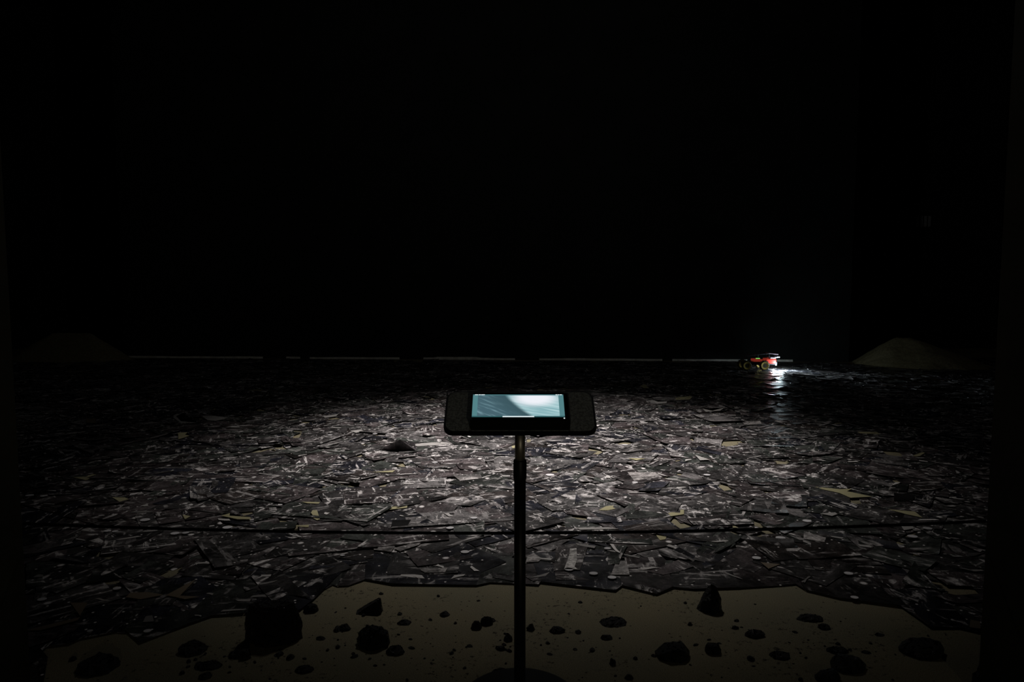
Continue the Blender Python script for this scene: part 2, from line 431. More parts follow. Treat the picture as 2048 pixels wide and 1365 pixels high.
# a few large stiff sheets with an edge standing proud, throwing thin dark lines
for _ in range(46):
    y = rnd.uniform(3.2, 9.5); x = rnd.uniform(-0.7, 0.7)*y; ti = rnd.choices(range(6), TW)[0]
    w_, h_ = rnd.uniform(0.5, 0.9), rnd.uniform(0.25, 0.45)
    cs = [(sx*w_/2*rnd.uniform(0.8, 1.1), sy*h_/2*rnd.uniform(0.6, 1.1)) for sx, sy in ((-1, -1), (1, -1), (1, 1), (-1, 1))]
    cu = [0.0]*4; cu[3] = rnd.uniform(0.003, 0.009)
    p = quad_piece(x, y, cs, rnd.gauss(0, 0.35), 0.011, (0, 0), cu, TONES[ti][1], 0.7, 7, 5)
    p.desc = (TONES[ti][0], 'long'); p.c = Vector((x, y, 0)); p.area = w_*h_
    if ok_place(p): pieces.append(p)

def score(p):
    zc = p.c.y; x, y = project(p.c)
    if not (30 < x < 1990) or y > 1300: return 0
    zt = sum(v.z for v in p.v)/len(p.v)
    return p.area / zc**3 * (0.3 + min(1, zt/0.010))
pieces.sort(key=score, reverse=True)
N_IND = 255
items = []
for p in pieces[:N_IND]:
    o = emit_mesh('paper_print' if p.desc[1] != 'sliver' else 'paper_scrap', [p], p.c); o.location = p.c
    x, y = project(p.c)
    tag(o, None, 'paper', 'loose printed sheets covering the floor')
    items.append((o, '%s %s print %s, %s' % (p.desc[0], p.desc[1], band(x), row(y)), x))
rest = emit_mesh('paper_prints', pieces[N_IND:])
tag(rest, 'mass of smaller dark prints and white scraps carpeting the floor into the distance', 'paper', kind='stuff')

# ---- sheets whose edges make the jagged border with the sand
segs = [(2, 4, 'sheet reaching down the left wall edge'), (4, 7, ''), (7, 9, ''), (9, 12, ''), (12, 14, ''), (14, 16, ''), (16, 18, ''), (18, 20, ''), (20, 22, ''),
        (22, 24, ''), (24, 26, ''), (26, 28, ''), (28, 30, ''), (30, 33, ''), (33, 35, ''), (35, 37, ''), (37, 39, ''), (39, 41, '')]
edge_items = []
for a, b, _ in segs:
    b = min(b, len(BND)-1)
    front = [floor_at(*BND[k]) for k in range(a, b+1)]
    if a == 2: front = [floor_at(*q) for q in ((-60, 1420), (90, 1420), (88, 1365), (96, 1320), (76, 1297), (40, 1301), (-60, 1310))]; pts = front
    else:
        L, R = front[0], front[-1]; back = rnd.uniform(0.20, 0.34)
        pts = front + [R + Vector((rnd.uniform(-0.03, 0.08), back + max(0, (L.y-R.y))*0.7, 0)), L + Vector((rnd.uniform(-0.08, 0.03), back + max(0, (R.y-L.y))*0.7, 0))]
    ti = rnd.choices(range(6), [0.3, 0.15, 0.1, 0.35, 0.0, 0.1])[0]
    o = poly_sheet('paper_print', pts, tuple(c*0.7 for c in TONES[ti][1]), rnd.uniform(0.35, 0.8), z=rnd.uniform(0.006, 0.011), lift=0.004)
    tag(o, None, 'paper', 'prints along the jagged border with the sand')
    x, y = project(o.location)
    edge_items.append((o, '%s jagged print bordering the bare sand %s' % (TONES[ti][0], band(x)), x))
assign(edge_items)

# ---- pale scraps, traced
CREAM, GREY, TANK = (0.40, 0.37, 0.22), (0.24, 0.225, 0.22), (0.17, 0.135, 0.095)
WHT = (0.40, 0.385, 0.37)
SCR = [
 (CREAM, 'cream', [(145,955),(172,954),(185,949),(192,950),(191,956),(184,955),(172,961)]),
 (CREAM, 'cream', [(224,995),(250,995.5),(257,999),(239,1004)]),
 (CREAM, 'cream', [(442,1032),(460,1027),(459,1032),(500,1035),(503,1039),(475,1039)]),
 (CREAM, 'cream', [(356,866),(375,865),(370,870),(379,872),(357,879)]),
 (CREAM, 'cream', [(365,1030),(381,1033),(370,1039)]),
 (CREAM, 'cream', [(625,1021),(634,1021),(640,1039),(634,1041),(625,1036),(618,1034.5),(626,1032),(622,1026)]),
 (CREAM, 'cream', [(603,1004),(640,1005),(637,1008),(615,1007)]),
 (CREAM, 'cream', [(586,1052),(618,1050),(617,1055),(602,1054)]),
 (CREAM, 'cream', [(768,1016),(815,1011),(814,1016),(771,1020.6)]),
 (CREAM, 'cream', [(746,944.6),(790,941),(785,945)]),
 (WHT, 'white', [(597,885),(615,881),(630,883),(610,885.5)]),
 (CREAM, 'cream', [(1022,891),(1026,887),(1031,888),(1031,896),(1025,897)]),
 (CREAM, 'cream', [(1197,1021),(1212,1013),(1227,1011.6),(1226,1015.5),(1231,1018),(1216,1021)]),
 (CREAM, 'cream', [(1336,1027),(1344,1025),(1360,1026.6),(1361,1020),(1368,1020),(1368,1029),(1342,1033)]),
 (CREAM, 'cream', [(1256,917),(1291,917.5),(1273,921)]),
 (CREAM, 'cream', [(1311,1067),(1335,1067),(1331,1079),(1320,1081),(1314,1073.5)]),
 (CREAM, 'cream', [(1465,1050),(1477,1056),(1465.6,1056)]),
 (CREAM, 'cream', [(1630.6,974),(1679,979),(1704,978),(1694,983),(1745,994),(1701,996),(1679,986.5),(1644,979)]),
 (CREAM, 'cream', [(1776,1019),(1830,1024),(1845,1036),(1813,1029)]),
 (CREAM, 'cream', [(1825,912),(1844,905),(1850,906),(1839,913)]),
 (CREAM, 'cream', [(1715,864),(1753,864.5),(1761,869),(1719,867)]),
 (WHT, 'white', [(1640,1027.5),(1689,1024),(1664,1032.5)]),
 (WHT, 'white', [(1803,1053.5),(1825,1053.5),(1830,1057),(1808,1061)]),
 (TANK, 'tan', [(1521,1125),(1560,1129),(1537,1138)]),
 (GREY, 'grey', [(1608,1063),(1652,1076),(1649,1084.6),(1607,1078)]),
 (GREY, 'grey', [(1054,1113),(1067,1106.5),(1083,1117),(1077,1124),(1052,1125)]),
 (GREY, 'grey', [(1236,1114),(1252,1116),(1259,1150),(1222,1150)]),
 (WHT, 'white', [(1238,1115),(1249,1116),(1250,1122),(1236,1122)]),
 (WHT, 'white', [(402,832),(430,832),(457,836),(432,842),(415,841)]),
 (WHT, 'white', [(347,831),(366,826),(352,833),(362,843),(395,846),(362,847),(347,836)]),
 (TANK, 'tan', [(172,835),(190,834),(192,847),(173,846)]),
 (TANK, 'tan', [(141,1206),(175,1206),(160,1232)]),
 (TANK, 'tan', [(47,1262),(160,1235),(155,1241),(82,1261)]),
 (TANK, 'tan', [(260,1186),(295,1185),(327,1190),(282,1199),(252,1195)]),
 (TANK, 'tan', [(332,1191),(392,1159),(360,1192),(400,1194),(370,1199)]),
 (TANK, 'tan', [(1941,1240),(1960,1244),(1961,1258),(1939,1255)]),
 (WHT, 'white', [(805,885),(830,889),(845,887),(880,884),(905,887),(870,891),(835,893)]),
 (WHT, 'white', [(700,862),(722,860),(728,863),(712,866)]),
 (WHT, 'white', [(645,833),(677,828),(672,833),(650,836)]),
 (CREAM, 'cream', [(1350,795),(1380,793),(1377,790),(1384,795),(1380,799),(1352,800)]),
 (WHT, 'white', [(1296,802),(1305,800),(1316,804),(1334,803),(1333,807),(1310,808)]),
 (CREAM, 'cream', [(1280,772),(1290,769),(1298,776),(1288,777)]),
 (WHT, 'white', [(1405,818),(1425,822),(1450,815),(1440,822),(1412,824)]),
 (GREY, 'grey', [(1483,843),(1520,842),(1524,849),(1490,850)]),
 (GREY, 'grey', [(1075,937),(1290,925),(1310,940),(1262,950)][0:0] or [(1255,945),(1310,945),(1325,955),(1268,962)]),
 (GREY, 'grey', [(905,950),(960,948),(965,957),(920,962)]),
 (GREY, 'grey', [(746,1094),(790,1093),(782,1104),(748,1100)]),
 (GREY, 'grey', [(788,1097),(840,1083),(850,1077),(838,1090),(800,1103)]),
 (GREY, 'grey', [(840,1140),(895,1136),(890,1145),(850,1146)]),
 (GREY, 'grey', [(1727,1082),(1742,1080),(1768,1092),(1752,1093)]),
 (WHT, 'white', [(1715,1089),(1746,1092),(1742,1096),(1720,1093)]),
 (GREY, 'grey', [(1572,1098),(1603,1096),(1596,1103),(1574,1103)]),
 (GREY, 'grey', [(1915,1082),(1966,1100),(1960,1105),(1920,1088)]),
 (WHT, 'white', [(1390,910),(1420,920),(1400,921)]),
 (WHT, 'white', [(1153,1056),(1215,1055),(1238,1058),(1160,1060)]),
]
items2 = []
for k, (tone, nm, px) in enumerate(SCR):
    pts = [floor_at(x, y, 0.016) for x, y in px]
    o = poly_sheet('paper_scrap', pts, tone, 0.25 if nm == 'grey' else 0.0, z=0.016)
    tag(o, None, 'paper scrap', 'pale scraps lying on the dark prints')
    x, y = project(o.location)
    shape = {3: 'triangular', 4: 'four-sided', 5: 'chipped'}.get(len(px), 'jagged')
    items2.append((o, '%s %s scrap %s, %s' % (nm, shape, band(x), row(y)), x))
assign(items2)
# two near-black cards and a folded print standing like a tent
for px, lab in (([(785,1041),(822,1040),(814,1053),(782,1053)], 'plain black card lying just beyond the rope, left of the stand pole'),
                ([(1788,986.6),(1830,990),(1825,1004),(1788,1001)], 'plain black card among white flecks near the right wall edge')):
    o = poly_sheet('black_card', [floor_at(x, y, 0.016) for x, y in px], (0.006, 0.006, 0.006), 0.0, z=0.016, thick=0.004); tag(o, lab, 'card')
a, b_, c_ = floor_at(752, 903), floor_at(838, 906), floor_at(800, 925)
pk = at_depth(800, 880, (a.y+b_.y)/2 - 0.05)
bm = bmesh.new(); vv = [bm.verts.new(q) for q in (a, b_, pk, floor_at(742, 912), floor_at(845, 915), a + Vector((0.1, 0.30, 0)), b_ + Vector((-0.05, 0.3, 0)))]
bm.faces.new((vv[0], vv[1], vv[2])); bm.faces.new((vv[0], vv[3], vv[4], vv[1])); bm.faces.new((vv[0], vv[2], vv[5])); bm.faces.new((vv[2], vv[1], vv[6])); bm.faces.new((vv[2], vv[6], vv[5]))
uvl = bm.loops.layers.uv.new('UVMap'); cl = bm.loops.layers.float_color.new('tint')
for fc in bm.faces:
    for l in fc.loops: l[uvl].uv = (l.vert.co.x + 5, l.vert.co.y + l.vert.co.z + 2); l[cl] = (0.045, 0.040, 0.042, 0.25)
o = finish('folded_print', bm, M_PAPER); tag(o, 'dark print folded up into a low pointed peak left of the stand, in the spotlight', 'paper')
# print with a bright upright smear
o = poly_sheet('paper_print', [floor_at(x, y, 0.016) for x, y in ((1112,1090),(1178,1086),(1160,1140),(1108,1142))], (0.05, 0.045, 0.045), 0.8, z=0.015)
tag(o, 'dark print with a bright white upright smear, right of the pole below the rope', 'paper', 'loose printed sheets covering the floor')
o = poly_sheet('paper_scrap', [floor_at(x, y, 0.018) for x, y in ((1140,1098),(1153,1097),(1154,1120),(1149,1134),(1155,1139),(1128,1139),(1133,1126),(1138,1112))], WHT, 0.5, z=0.018)
tag(o, 'white upright torn scrap with ragged sides, right of the pole below the rope', 'paper scrap')

# ---- round white dots
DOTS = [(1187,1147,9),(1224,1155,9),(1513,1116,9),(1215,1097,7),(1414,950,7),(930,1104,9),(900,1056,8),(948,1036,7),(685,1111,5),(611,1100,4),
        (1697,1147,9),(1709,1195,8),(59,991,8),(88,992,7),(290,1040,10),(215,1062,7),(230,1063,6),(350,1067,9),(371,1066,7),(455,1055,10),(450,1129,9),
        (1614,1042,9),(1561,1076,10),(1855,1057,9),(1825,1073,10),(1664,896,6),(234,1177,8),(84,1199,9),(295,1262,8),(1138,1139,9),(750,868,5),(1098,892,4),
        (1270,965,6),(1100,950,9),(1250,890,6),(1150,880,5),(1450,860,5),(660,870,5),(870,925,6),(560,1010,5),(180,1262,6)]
it3 = []
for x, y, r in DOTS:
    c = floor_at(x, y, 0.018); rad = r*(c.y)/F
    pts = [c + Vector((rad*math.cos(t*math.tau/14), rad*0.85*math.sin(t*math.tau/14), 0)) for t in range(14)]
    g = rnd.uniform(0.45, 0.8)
    o = poly_sheet('white_dot', pts, (g, g*0.98, g), 0.0, z=0.018); tag(o, None, 'paper dot', 'round white dots on the prints')
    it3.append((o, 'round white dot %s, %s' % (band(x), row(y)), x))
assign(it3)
assign(items)

# ------------------------------------------------------------------ sand heaps
def heap(name, cx, cy, rx, ry, hh, crest, label, rot=0.0, skew=0.0):
    bm = bmesh.new(); n = 56; g = []
    for j in range(n+1):
        rw = []
        for i in range(n+1):
            u, v = i/n*2-1, j/n*2-1
            uu = (abs(u - skew) / ((1 - skew) if u > skew else (1 + skew)))
            uu = max(0, uu - crest)/(1-crest)
            d = math.sqrt(uu*uu + v*v)
            d += 0.05*noise.noise(Vector((u*3+cx, v*3, 0)))
            z = hh*max(0.0, 1-d)**0.95 + (0.010*noise.noise(Vector((u*14, v*14, cx))) if d < 1 else 0)
            rw.append(bm.verts.new((u*rx, v*ry, z - 0.004)))
        g.append(rw)
    for j in range(n):
        for i in range(n): bm.faces.new((g[j][i], g[j][i+1], g[j+1][i+1], g[j+1][i]))
    o = finish(name, bm, M_SAND, smooth=True); o.location = (cx, cy, 0); o.rotation_euler.z = rot
    tag(o, label, 'sand heap', 'sand heaps at the back of the room')
A, B = floor_at(12, 723), floor_at(258, 723)
heap('sand_heap', HEAPS[0][0], HEAPS[0][1], HEAPS[0][2], HEAPS[0][3], 0.44, 0.30, 'large flat-topped sand heap against the back wall at far left', skew=0.12)
A, B = floor_at(1693, 728), floor_at(1985, 744)
heap('sand_heap', HEAPS[1][0], HEAPS[1][1], HEAPS[1][2], HEAPS[1][3], 0.42, 0.10, 'dim sand heap in the far right corner beyond the rover',
     rot=math.atan2(B.y-A.y, B.x-A.x)*0.8, skew=-0.3)

# ------------------------------------------------------------------ rocks on the sand
def hull_rock(name, w, d, h, kind, seed):
    r = random.Random(seed); bm = bmesh.new(); pts = []
    if kind == 'spire':
        for k in range(9):
            a = k*math.tau/9; pts.append((w/2*math.cos(a)*r.uniform(.85, 1.05), d/2*math.sin(a)*r.uniform(.85, 1.05), 0))
        for k in range(7):
            a = k*math.tau/7; pts.append((w*0.40*math.cos(a) + w*0.06, d*0.38*math.sin(a), h*r.uniform(.35, .55)))
        pts += [(w*0.06, 0, h), (w*0.28, 0, h*0.86), (-w*0.10, d*0.1, h*0.80), (w*0.36, -d*0.1, h*0.6)]
    elif kind == 'block':
        for k in range(9):
            a = k*math.tau/9 + r.uniform(-.2, .2); q = r.uniform(.85, 1.0)
            pts.append((w/2*math.cos(a)*q, d/2*math.sin(a)*q, 0)); pts.append((w/2*math.cos(a)*q*1.02, d/2*math.sin(a)*q*1.02, h*r.uniform(.2, .45)))
        for k in range(6):
            a = k*math.tau/6 + r.uniform(-.3, .3); q = r.uniform(.55, .85)
            pts.append((w/2*math.cos(a)*q, d/2*math.sin(a)*q, h*r.uniform(.75, 1.0)))
        pts.append((r.uniform(-.15, .15)*w, 0, h))
    elif kind == 'shard':
        pts = [(-w/2, -d*.3, 0), (-w/2, d*.2, 0.1*h), (w*.30, -d/2, 0), (w/2, d*.3, 0), (w*.32, d/2, 0), (w*.45, 0, h), (w*.36, d*.25, h*.93), (-w*.1, -d*.2, h*.45), (-w*.1, d*.3, h*.5), (w*.5, -d*.2, h*.3)]
    else:
        for _ in range(26):
            a, b = r.uniform(0, math.tau), r.uniform(0, 1)
            q = Vector((math.cos(a)*math.sqrt(1-b*b), math.sin(a)*math.sqrt(1-b*b), b)) * r.uniform(.8, 1)
            pts.append((q.x*w/2, q.y*d/2, q.z*h))
        for k in range(7):
            a = k*math.tau/7 + 0.3; pts.append((w*.46*math.cos(a), d*.46*math.sin(a), 0))
    for q in pts: bm.verts.new(q)
    bmesh.ops.convex_hull(bm, input=bm.verts)
    bmesh.ops.delete(bm, geom=[v for v in bm.verts if not v.link_faces], context='VERTS')
    big = w > 0.05
    bmesh.ops.subdivide_edges(bm, edges=bm.edges, cuts=3 if big else 1, use_grid_fill=True)
    bmesh.ops.triangulate(bm, faces=bm.faces)
    if big: bmesh.ops.subdivide_edges(bm, edges=[e for e in bm.edges if e.calc_length() > w*0.09], cuts=1, use_grid_fill=True)
    amp = 0.045 if kind in ('block', 'spire', 'shard') else 0.14
    s = min(w, max(h, w*.4))
    for v in bm.verts:
        nz = noise.noise_vector(v.co*(5/s) + Vector((seed, 0, 0)))*0.6 + noise.noise_vector(v.co*(15/s) + Vector((0, seed, 0)))*0.5
        v.co += nz*amp*s
        if v.co.z < 0.0: v.co.z = 0.0
    bmesh.ops.recalc_face_normals(bm, faces=bm.faces)
    me = bpy.data.meshes.new(name); bm.to_mesh(me); bm.free(); me.materials.append(M_ROCK)
    return me
ROCKS = [ # x0,y0,x1,y1,kind,label
 (492,1199,611,1299,'block','large angular flat-topped black rock at the sand border, left'),
 (606,1203,638,1229,'round','small black rock with a glint touching the large flat-topped rock'),
 (713,1196,765,1233,'shard','dark triangular shard leaning up to a point at its right end'),
 (710,1245,784,1305,'round','big rounded crumbly black rock left of the stand base'),
 (770,1290,812,1314,'flat','low black rock tailing off right of the big crumbly rock'),
 (792,1238,825,1253,'flat','flat black stone with glints above the crumbly rock'),
 (878,1221,900,1236,'round','small rounded black pebble standing alone on bright sand'),
 (940,1240,966,1262,'flat','small ragged dark stone of the cluster left of the pole'),
 (958,1231,988,1254,'flat','upper dark stone with a glint in the cluster left of the pole'),
 (1006,1266,1027,1286,'round','black pebble with a bright white glint touching the pole'),
 (675,1247,704,1265,'flat','flat dark stone with one glint left of the crumbly rock'),
 (630,1272,653,1283,'flat','thin dark chip below the large rock, left'),
 (588,1331,631,1350,'flat','low brown-black stone near the lower picture edge, left'),
 (478,1296,503,1323,'round','black rock beside the foot of the large flat-topped rock'),
 (560,1268,596,1288,'flat','dark stone with two glints under the large flat-topped rock'),
 (757,1184,768,1191,'flat','tiny dark chip above the triangular shard'),
 (355,1280,418,1317,'round','rounded black rock right of the left sand corner'),
 (455,1298,501,1321,'flat','low black rock with three glints left of the large rock'),
 (150,1310,242,1358,'round','large rounded black rock in the bottom left corner'),
 (385,1322,448,1344,'flat','long flat reddish-black stone below the rounded rock, left'),
 (396,1344,426,1362,'round','small black rock at the lower picture edge, left'),
 (1392,1167,1444,1230,'spire','tall upright pointed black rock breaking the sand border, right'),
 (1194,1236,1258,1258,'flat','elongated black rock on bright sand right of the pole'),
 (1199,1269,1227,1283,'flat','small dark stone just below the elongated rock'),
 (1307,1287,1385,1329,'block','large slanting black rock below the tall pointed rock'),
 (1408,1287,1443,1312,'block','squarish black rock right of the large slanting rock'),
 (1487,1258,1532,1280,'flat','low dark rock right of the tall pointed rock'),
 (1462,1251,1479,1261,'flat','tiny stone with a bright glint below right of the tall rock'),
 (1218,1313,1232,1333,'round','small upright dark stone in the lower middle right'),
 (1096,1252,1132,1270,'flat','low reddish-black stone just right of the pole'),
 (1052,1245,1071,1264,'flat','ragged black stone half hidden behind the pole'),
 (1247,1348,1269,1362,'flat','dark stone at the lower picture edge right of the base'),
 (1536,1304,1584,1324,'round','rounded black rock in the lower right'),
 (1793,1281,1890,1325,'block','largest black rock at the right, near the wall edge'),
 (1656,1311,1731,1351,'block','slanting black rock with glints in the lower right'),
 (1628,1341,1683,1372,'block','black rock cut off by the lower picture edge, right'),
 (1590,1228,1650,1247,'flat','long flat reddish chip with a glint, right sand'),
 (1634,1247,1663,1263,'round','small black stone below the long flat chip, right'),
 (1650,1293,1699,1312,'flat','low dark stone above the slanting lower right rock'),
 (1748,1266,1770,1275,'flat','small flat dark stone above the largest right rock'),
 (1942,1308,1996,1400,'round','black rock pressed against the foot of the right wall edge'),
 (981,1336,1020,1350,'flat','thin dark stone lying beside the stand base'),
]
for k, (x0, y0, x1, y1, kind, lab) in enumerate(ROCKS):
    fr = floor_at((x0+x1)/2, y1); wid = (x1-x0)*(fr.y*math.cos(P)+H*math.sin(P))/F
    dep = wid*{'block': .75, 'spire': .8, 'shard': .6, 'flat': .7, 'round': .85}[kind]
    for _ in range(6):
        zt = at_depth((x0+x1)/2, y0, fr.y + dep*0.55).z
        if zt < wid*0.16: dep *= 0.8
    h = max(zt, wid*0.14, 0.006)
    h = min(h, wid*2.0)
    me = hull_rock('rock', wid, dep, h, kind, 11+k*7)
    o = link('rock', me); o.location = (floor_at((x0+x1)/2, y1).x * (fr.y+dep/2)/fr.y, fr.y + dep/2, -0.001)
    tag(o, lab, 'rock', 'black rocks on the sand')
# crumbs
cr_mesh = [hull_rock('stone_crumb', 0.02, 0.017, 0.010, 'round', 300+k) for k in range(9)]
it4 = []; seeds = [(970,1250),(600,1300),(700,1320),(780,1310),(430,1330),(1120,1290),(1230,1310),(1330,1310),(1560,1320),(1640,1290),(1700,1300),(650,1270),(1820,1290),(560,1330),(250,1330),(1480,1270),(1000,1300),(880,1300)]
while len(it4) < 150:
    if rnd.random() < 0.55:
        sx, sy = rnd.choice(seeds); x, y = rnd.gauss(sx, 45), rnd.gauss(sy, 16)
    else: x, y = rnd.uniform(110, 1930), rnd.uniform(1180, 1362)
    if y < bnd_y(x) + 6 or y > 1364 or not 100 < x < 1940: continue
    if abs(x-1040) < 110 and y > 1335: continue
    o = link('stone_crumb', rnd.choice(cr_mesh)); p = floor_at(x, y); o.location = p + Vector((0, 0, -0.0005))
    s = min(1.6, rnd.lognormvariate(-0.55, 0.5)); o.scale = (s*rnd.uniform(.8, 1.5), s, s*rnd.uniform(.7, 1.1)); o.rotation_euler = (0, 0, rnd.uniform(0, 6))
    tag(o, None, 'stone', 'dark crumbs scattered on the sand')
    vb = 'close to the prints' if y < 1235 else 'mid sand' if y < 1295 else 'lowest down'
    it4.append((o, '%s sand crumb %s, %s' % ('tiny' if s < .5 else 'small' if s < .85 else 'chunky', band(x), vb), x))
assign(it4)

# ------------------------------------------------------------------ rope across the opening
bm = bmesh.new(); pts = []
for k in range(41):
    t = k/40; x = XL - 0.03 + (XR - XL + 0.06)*t; px = CX + F*x/(2.03*math.cos(P)+0.75*math.sin(P))
    yL, yR = at_depth(38, 1048, 2.03).z, at_depth(1975, 1043, 2.03).z
    sag = at_depth(1024, 1067, 2.03).z - (yL+yR)/2
    z = yL + (yR-yL)*t + sag*(1-(2*t-1)**2)
    pts.append((x, 2.03 if abs(x-0.02) > 0.3 else 2.03 , z))
tube(bm, pts, 0.0048, 8)
o = finish('rope', bm, M_ROPE, smooth=True); tag(o, 'thin black rope strung slackly across the opening behind the stand', 'rope')

# ------------------------------------------------------------------ the stand with its tray
M_BLACK = simple('black_powder_coat', (0.012, 0.012, 0.012), 0.45, scale=80, var=0.2)
M_STEEL = simple('dull_steel', (0.80, 0.76, 0.62), 0.47, metal=0.9, scale=60, var=0.1)
M_FELT = simple('charcoal_tray_top', (0.30, 0.32, 0.30), 0.75, scale=160, var=0.5, bump=0.4)
SY = 1.93; SX = at_depth(1040, 900, SY).x
st = empty('display_stand', (SX, SY, 0)); tag(st, 'tall black pole stand on a round base, holding a tilted tray', 'stand')
bm = bmesh.new(); lathe(bm, [(0.165, 0), (0.17, 0.004), (0.17, 0.010), (0.162, 0.015), (0.03, 0.020), (0.022, 0.03)], 64); finish('base', bm, M_BLACK, st, True)
zc = at_depth(1040, 920, SY).z; zt = at_depth(1040, 860, SY).z
rl, ru = 11.6/F*SY*1.03, 10.2/F*SY*1.02
bm = bmesh.new(); lathe(bm, [(rl, 0.02), (rl, zc-0.05)], 32); finish('lower_pole', bm, M_BLACK, st, True)
bm = bmesh.new(); lathe(bm, [(rl*1.08, zc-0.055), (rl*1.14, zc-0.05), (rl*1.14, zc-0.003), (rl*1.05, zc)], 32); finish('collar', bm, M_BLACK, st, True)
bm = bmesh.new(); lathe(bm, [(ru, zc-0.02), (ru, zt+0.01)], 32); o = finish('upper_pole', bm, M_STEEL, st, True); o['label'] = 'bare dull steel upper tube'
# tray: plane through front and back edge
TF, TB = at_depth(1042, 866, 1.87), at_depth(1042, 783, 2.005)
vdir = (TB - TF); vdir.x = 0; TL = vdir.length; vdir.normalize(); ndir = Vector((0, -vdir.z, vdir.y)); tc0 = Vector((SX, TF.y, TF.z))
def T(u, v, n_): return tc0 + Vector((u, 0, 0)) + vdir*v + ndir*n_ - Vector((SX, SY, 0))
def slab(u0, u1, v0, v1, n0, n1, rad=0.0, seg=6, bev=0.0):
    bm = bmesh.new(); out = []
    if rad:
        for cu, cv, a0 in ((u1-rad, v1-rad, 0), (u0+rad, v1-rad, 90), (u0+rad, v0+rad, 180), (u1-rad, v0+rad, 270)):
            for k in range(seg+1):
                a = math.radians(a0 + 90*k/seg); out.append((cu+rad*math.cos(a), cv+rad*math.sin(a)))
    else: out = [(u1, v1), (u0, v1), (u0, v0), (u1, v0)]
    lo = [bm.verts.new(T(u, v, n0)) for u, v in out]; hi = [bm.verts.new(T(u, v, n1)) for u, v in out]; m = len(out)
    for k in range(m): bm.faces.new((lo[k], lo[(k+1) % m], hi[(k+1) % m], hi[k]))
    bm.faces.new(lo[::-1]); top = bm.faces.new(hi)
    if bev: bmesh.ops.bevel(bm, geom=list(top.edges), offset=bev, segments=2, affect='EDGES')
    return bm
wT = 155/F*(1.87*math.cos(P)+(H-TF.z)*math.sin(P))
finish('tray', slab(-wT, wT, 0.0, TL, -0.012, 0.0, 0.028, 8, 0.002), M_BLACK, st)
finish('tray_surface', slab(-wT+0.006, wT-0.006, 0.006, TL-0.006, 0.0, 0.0012, 0.024, 8), M_FELT, st)
# tablet in its box
M_CASE = simple('matt_black_case', (0.010, 0.011, 0.012), 0.5, scale=60, var=0.2)
M_GLASS = simple('black_glass', (0.006, 0.008, 0.010), 0.12, scale=10, var=0.1)
px2u = lambda px, Y, z: (px-CX)/F*(Y*math.cos(P)+(H-z)*math.sin(P)) - SX
def solve_v(py, n_):
    lo_, hi_ = -0.05, 0.3
    for _ in range(40):
        m = (lo_+hi_)/2; q = T(0, m, n_) + Vector((SX, SY, 0))
        if project(q)[1] > py: lo_ = m
        else: hi_ = m
    return (lo_+hi_)/2
TH = 0.040
v0, v1 = solve_v(841, TH), solve_v(785, TH)
q0 = T(0, v0, TH) + Vector((SX, SY, 0)); q1 = T(0, v1, TH) + Vector((SX, SY, 0))
uL, uR = px2u(939, q0.y, q0.z), px2u(1142, q0.y, q0.z)
tb = empty('tablet', (SX, SY, 0)); tag(tb, 'tablet in a black box case, showing a glowing pale teal video', 'tablet')
finish('case', slab(uL, uR, v0, v1, 0.0015, TH, 0.006, 4, 0.002), M_CASE, tb)
vs0, vs1 = solve_v(838.5, TH+0.001), solve_v(787, TH+0.001)
finish('bezel', slab(uL+0.006, uR-0.004, vs0, vs1, TH-0.001, TH+0.001, 0.005, 4), M_GLASS, tb)
def screen_material():
    t = NT('lit_screen'); uv = t.n('ShaderNodeUVMap', uv_map='UVMap').outputs[0]
    s = t.n('ShaderNodeSeparateXYZ'); t.l(uv, s.inputs[0]); x, y = s.outputs[0], s.outputs[1]
    # edge of the bright half: runs from (0.37,1) down to (0.66,0)
    ex = t.math('SUBTRACT', x, t.math('ADD', 0.66, t.math('MULTIPLY', y, -0.30)))
    ex = t.math('ADD', ex, t.math('MULTIPLY', t.math('MULTIPLY', y, t.math('SUBTRACT', 1.0, y)), 0.12))
    right = t.ramp(ex, -0.03, 0.05)
    ray = t.ramp(t.noise(t.scale(t.scale(uv, 1, 1, rz=0.65), 1.6, 15.0), 1.0, 3, 0.5), 0.35, 0.7)
    ray2 = t.ramp(t.noise(t.scale(t.scale(uv, 1, 1, rz=1.0), 1.8, 12.0, loc=(3, 5, 0)), 1.0, 3, 0.6), 0.48, 0.74)
    colR = t.mix(ray, rgb(0.22, 0.42, 0.46), rgb(0.46, 0.66, 0.69))
    colL = t.mix(ray2, rgb(0.062, 0.125, 0.155), rgb(0.19, 0.33, 0.38))
    shade = t.ramp(ex, -0.36, -0.02)
    colL = t.mix(shade, colL, rgb(0.045, 0.095, 0.115))
    col = t.mix(right, colL, colR)
    dx = t.math('DIVIDE', t.math('SUBTRACT', x, 0.68), 0.24); dy = t.math('DIVIDE', t.math('SUBTRACT', y, 0.84), 0.36)
    d = t.math('SQRT', t.math('ADD', t.math('MULTIPLY', dx, dx), t.math('MULTIPLY', dy, dy)))
    col = t.mix(t.math('MULTIPLY', t.ramp(d, 0.45, 1.35, 1.0, 0.0), right), col, rgb(0.86, 0.88, 0.94))
    bar = t.math('ADD', t.math('LESS_THAN', x, 0.055), t.math('GREATER_THAN', x, 0.945))
    col = t.mix(bar, col, rgb(0.085, 0.215, 0.235))
    col = t.mix(t.math('LESS_THAN', y, 0.05), col, rgb(0.03, 0.10, 0.11))
    col = t.mix(t.math('GREATER_THAN', y, 0.955), col, rgb(0.06, 0.16, 0.18))
    t.l(col, t.b.inputs['Emission Color']); t.b.inputs['Emission Strength'].default_value = 1.0
    t.b.inputs['Base Color'].default_value = rgb(0.01, 0.01, 0.01); t.b.inputs['Roughness'].default_value = 0.15
    return t.m
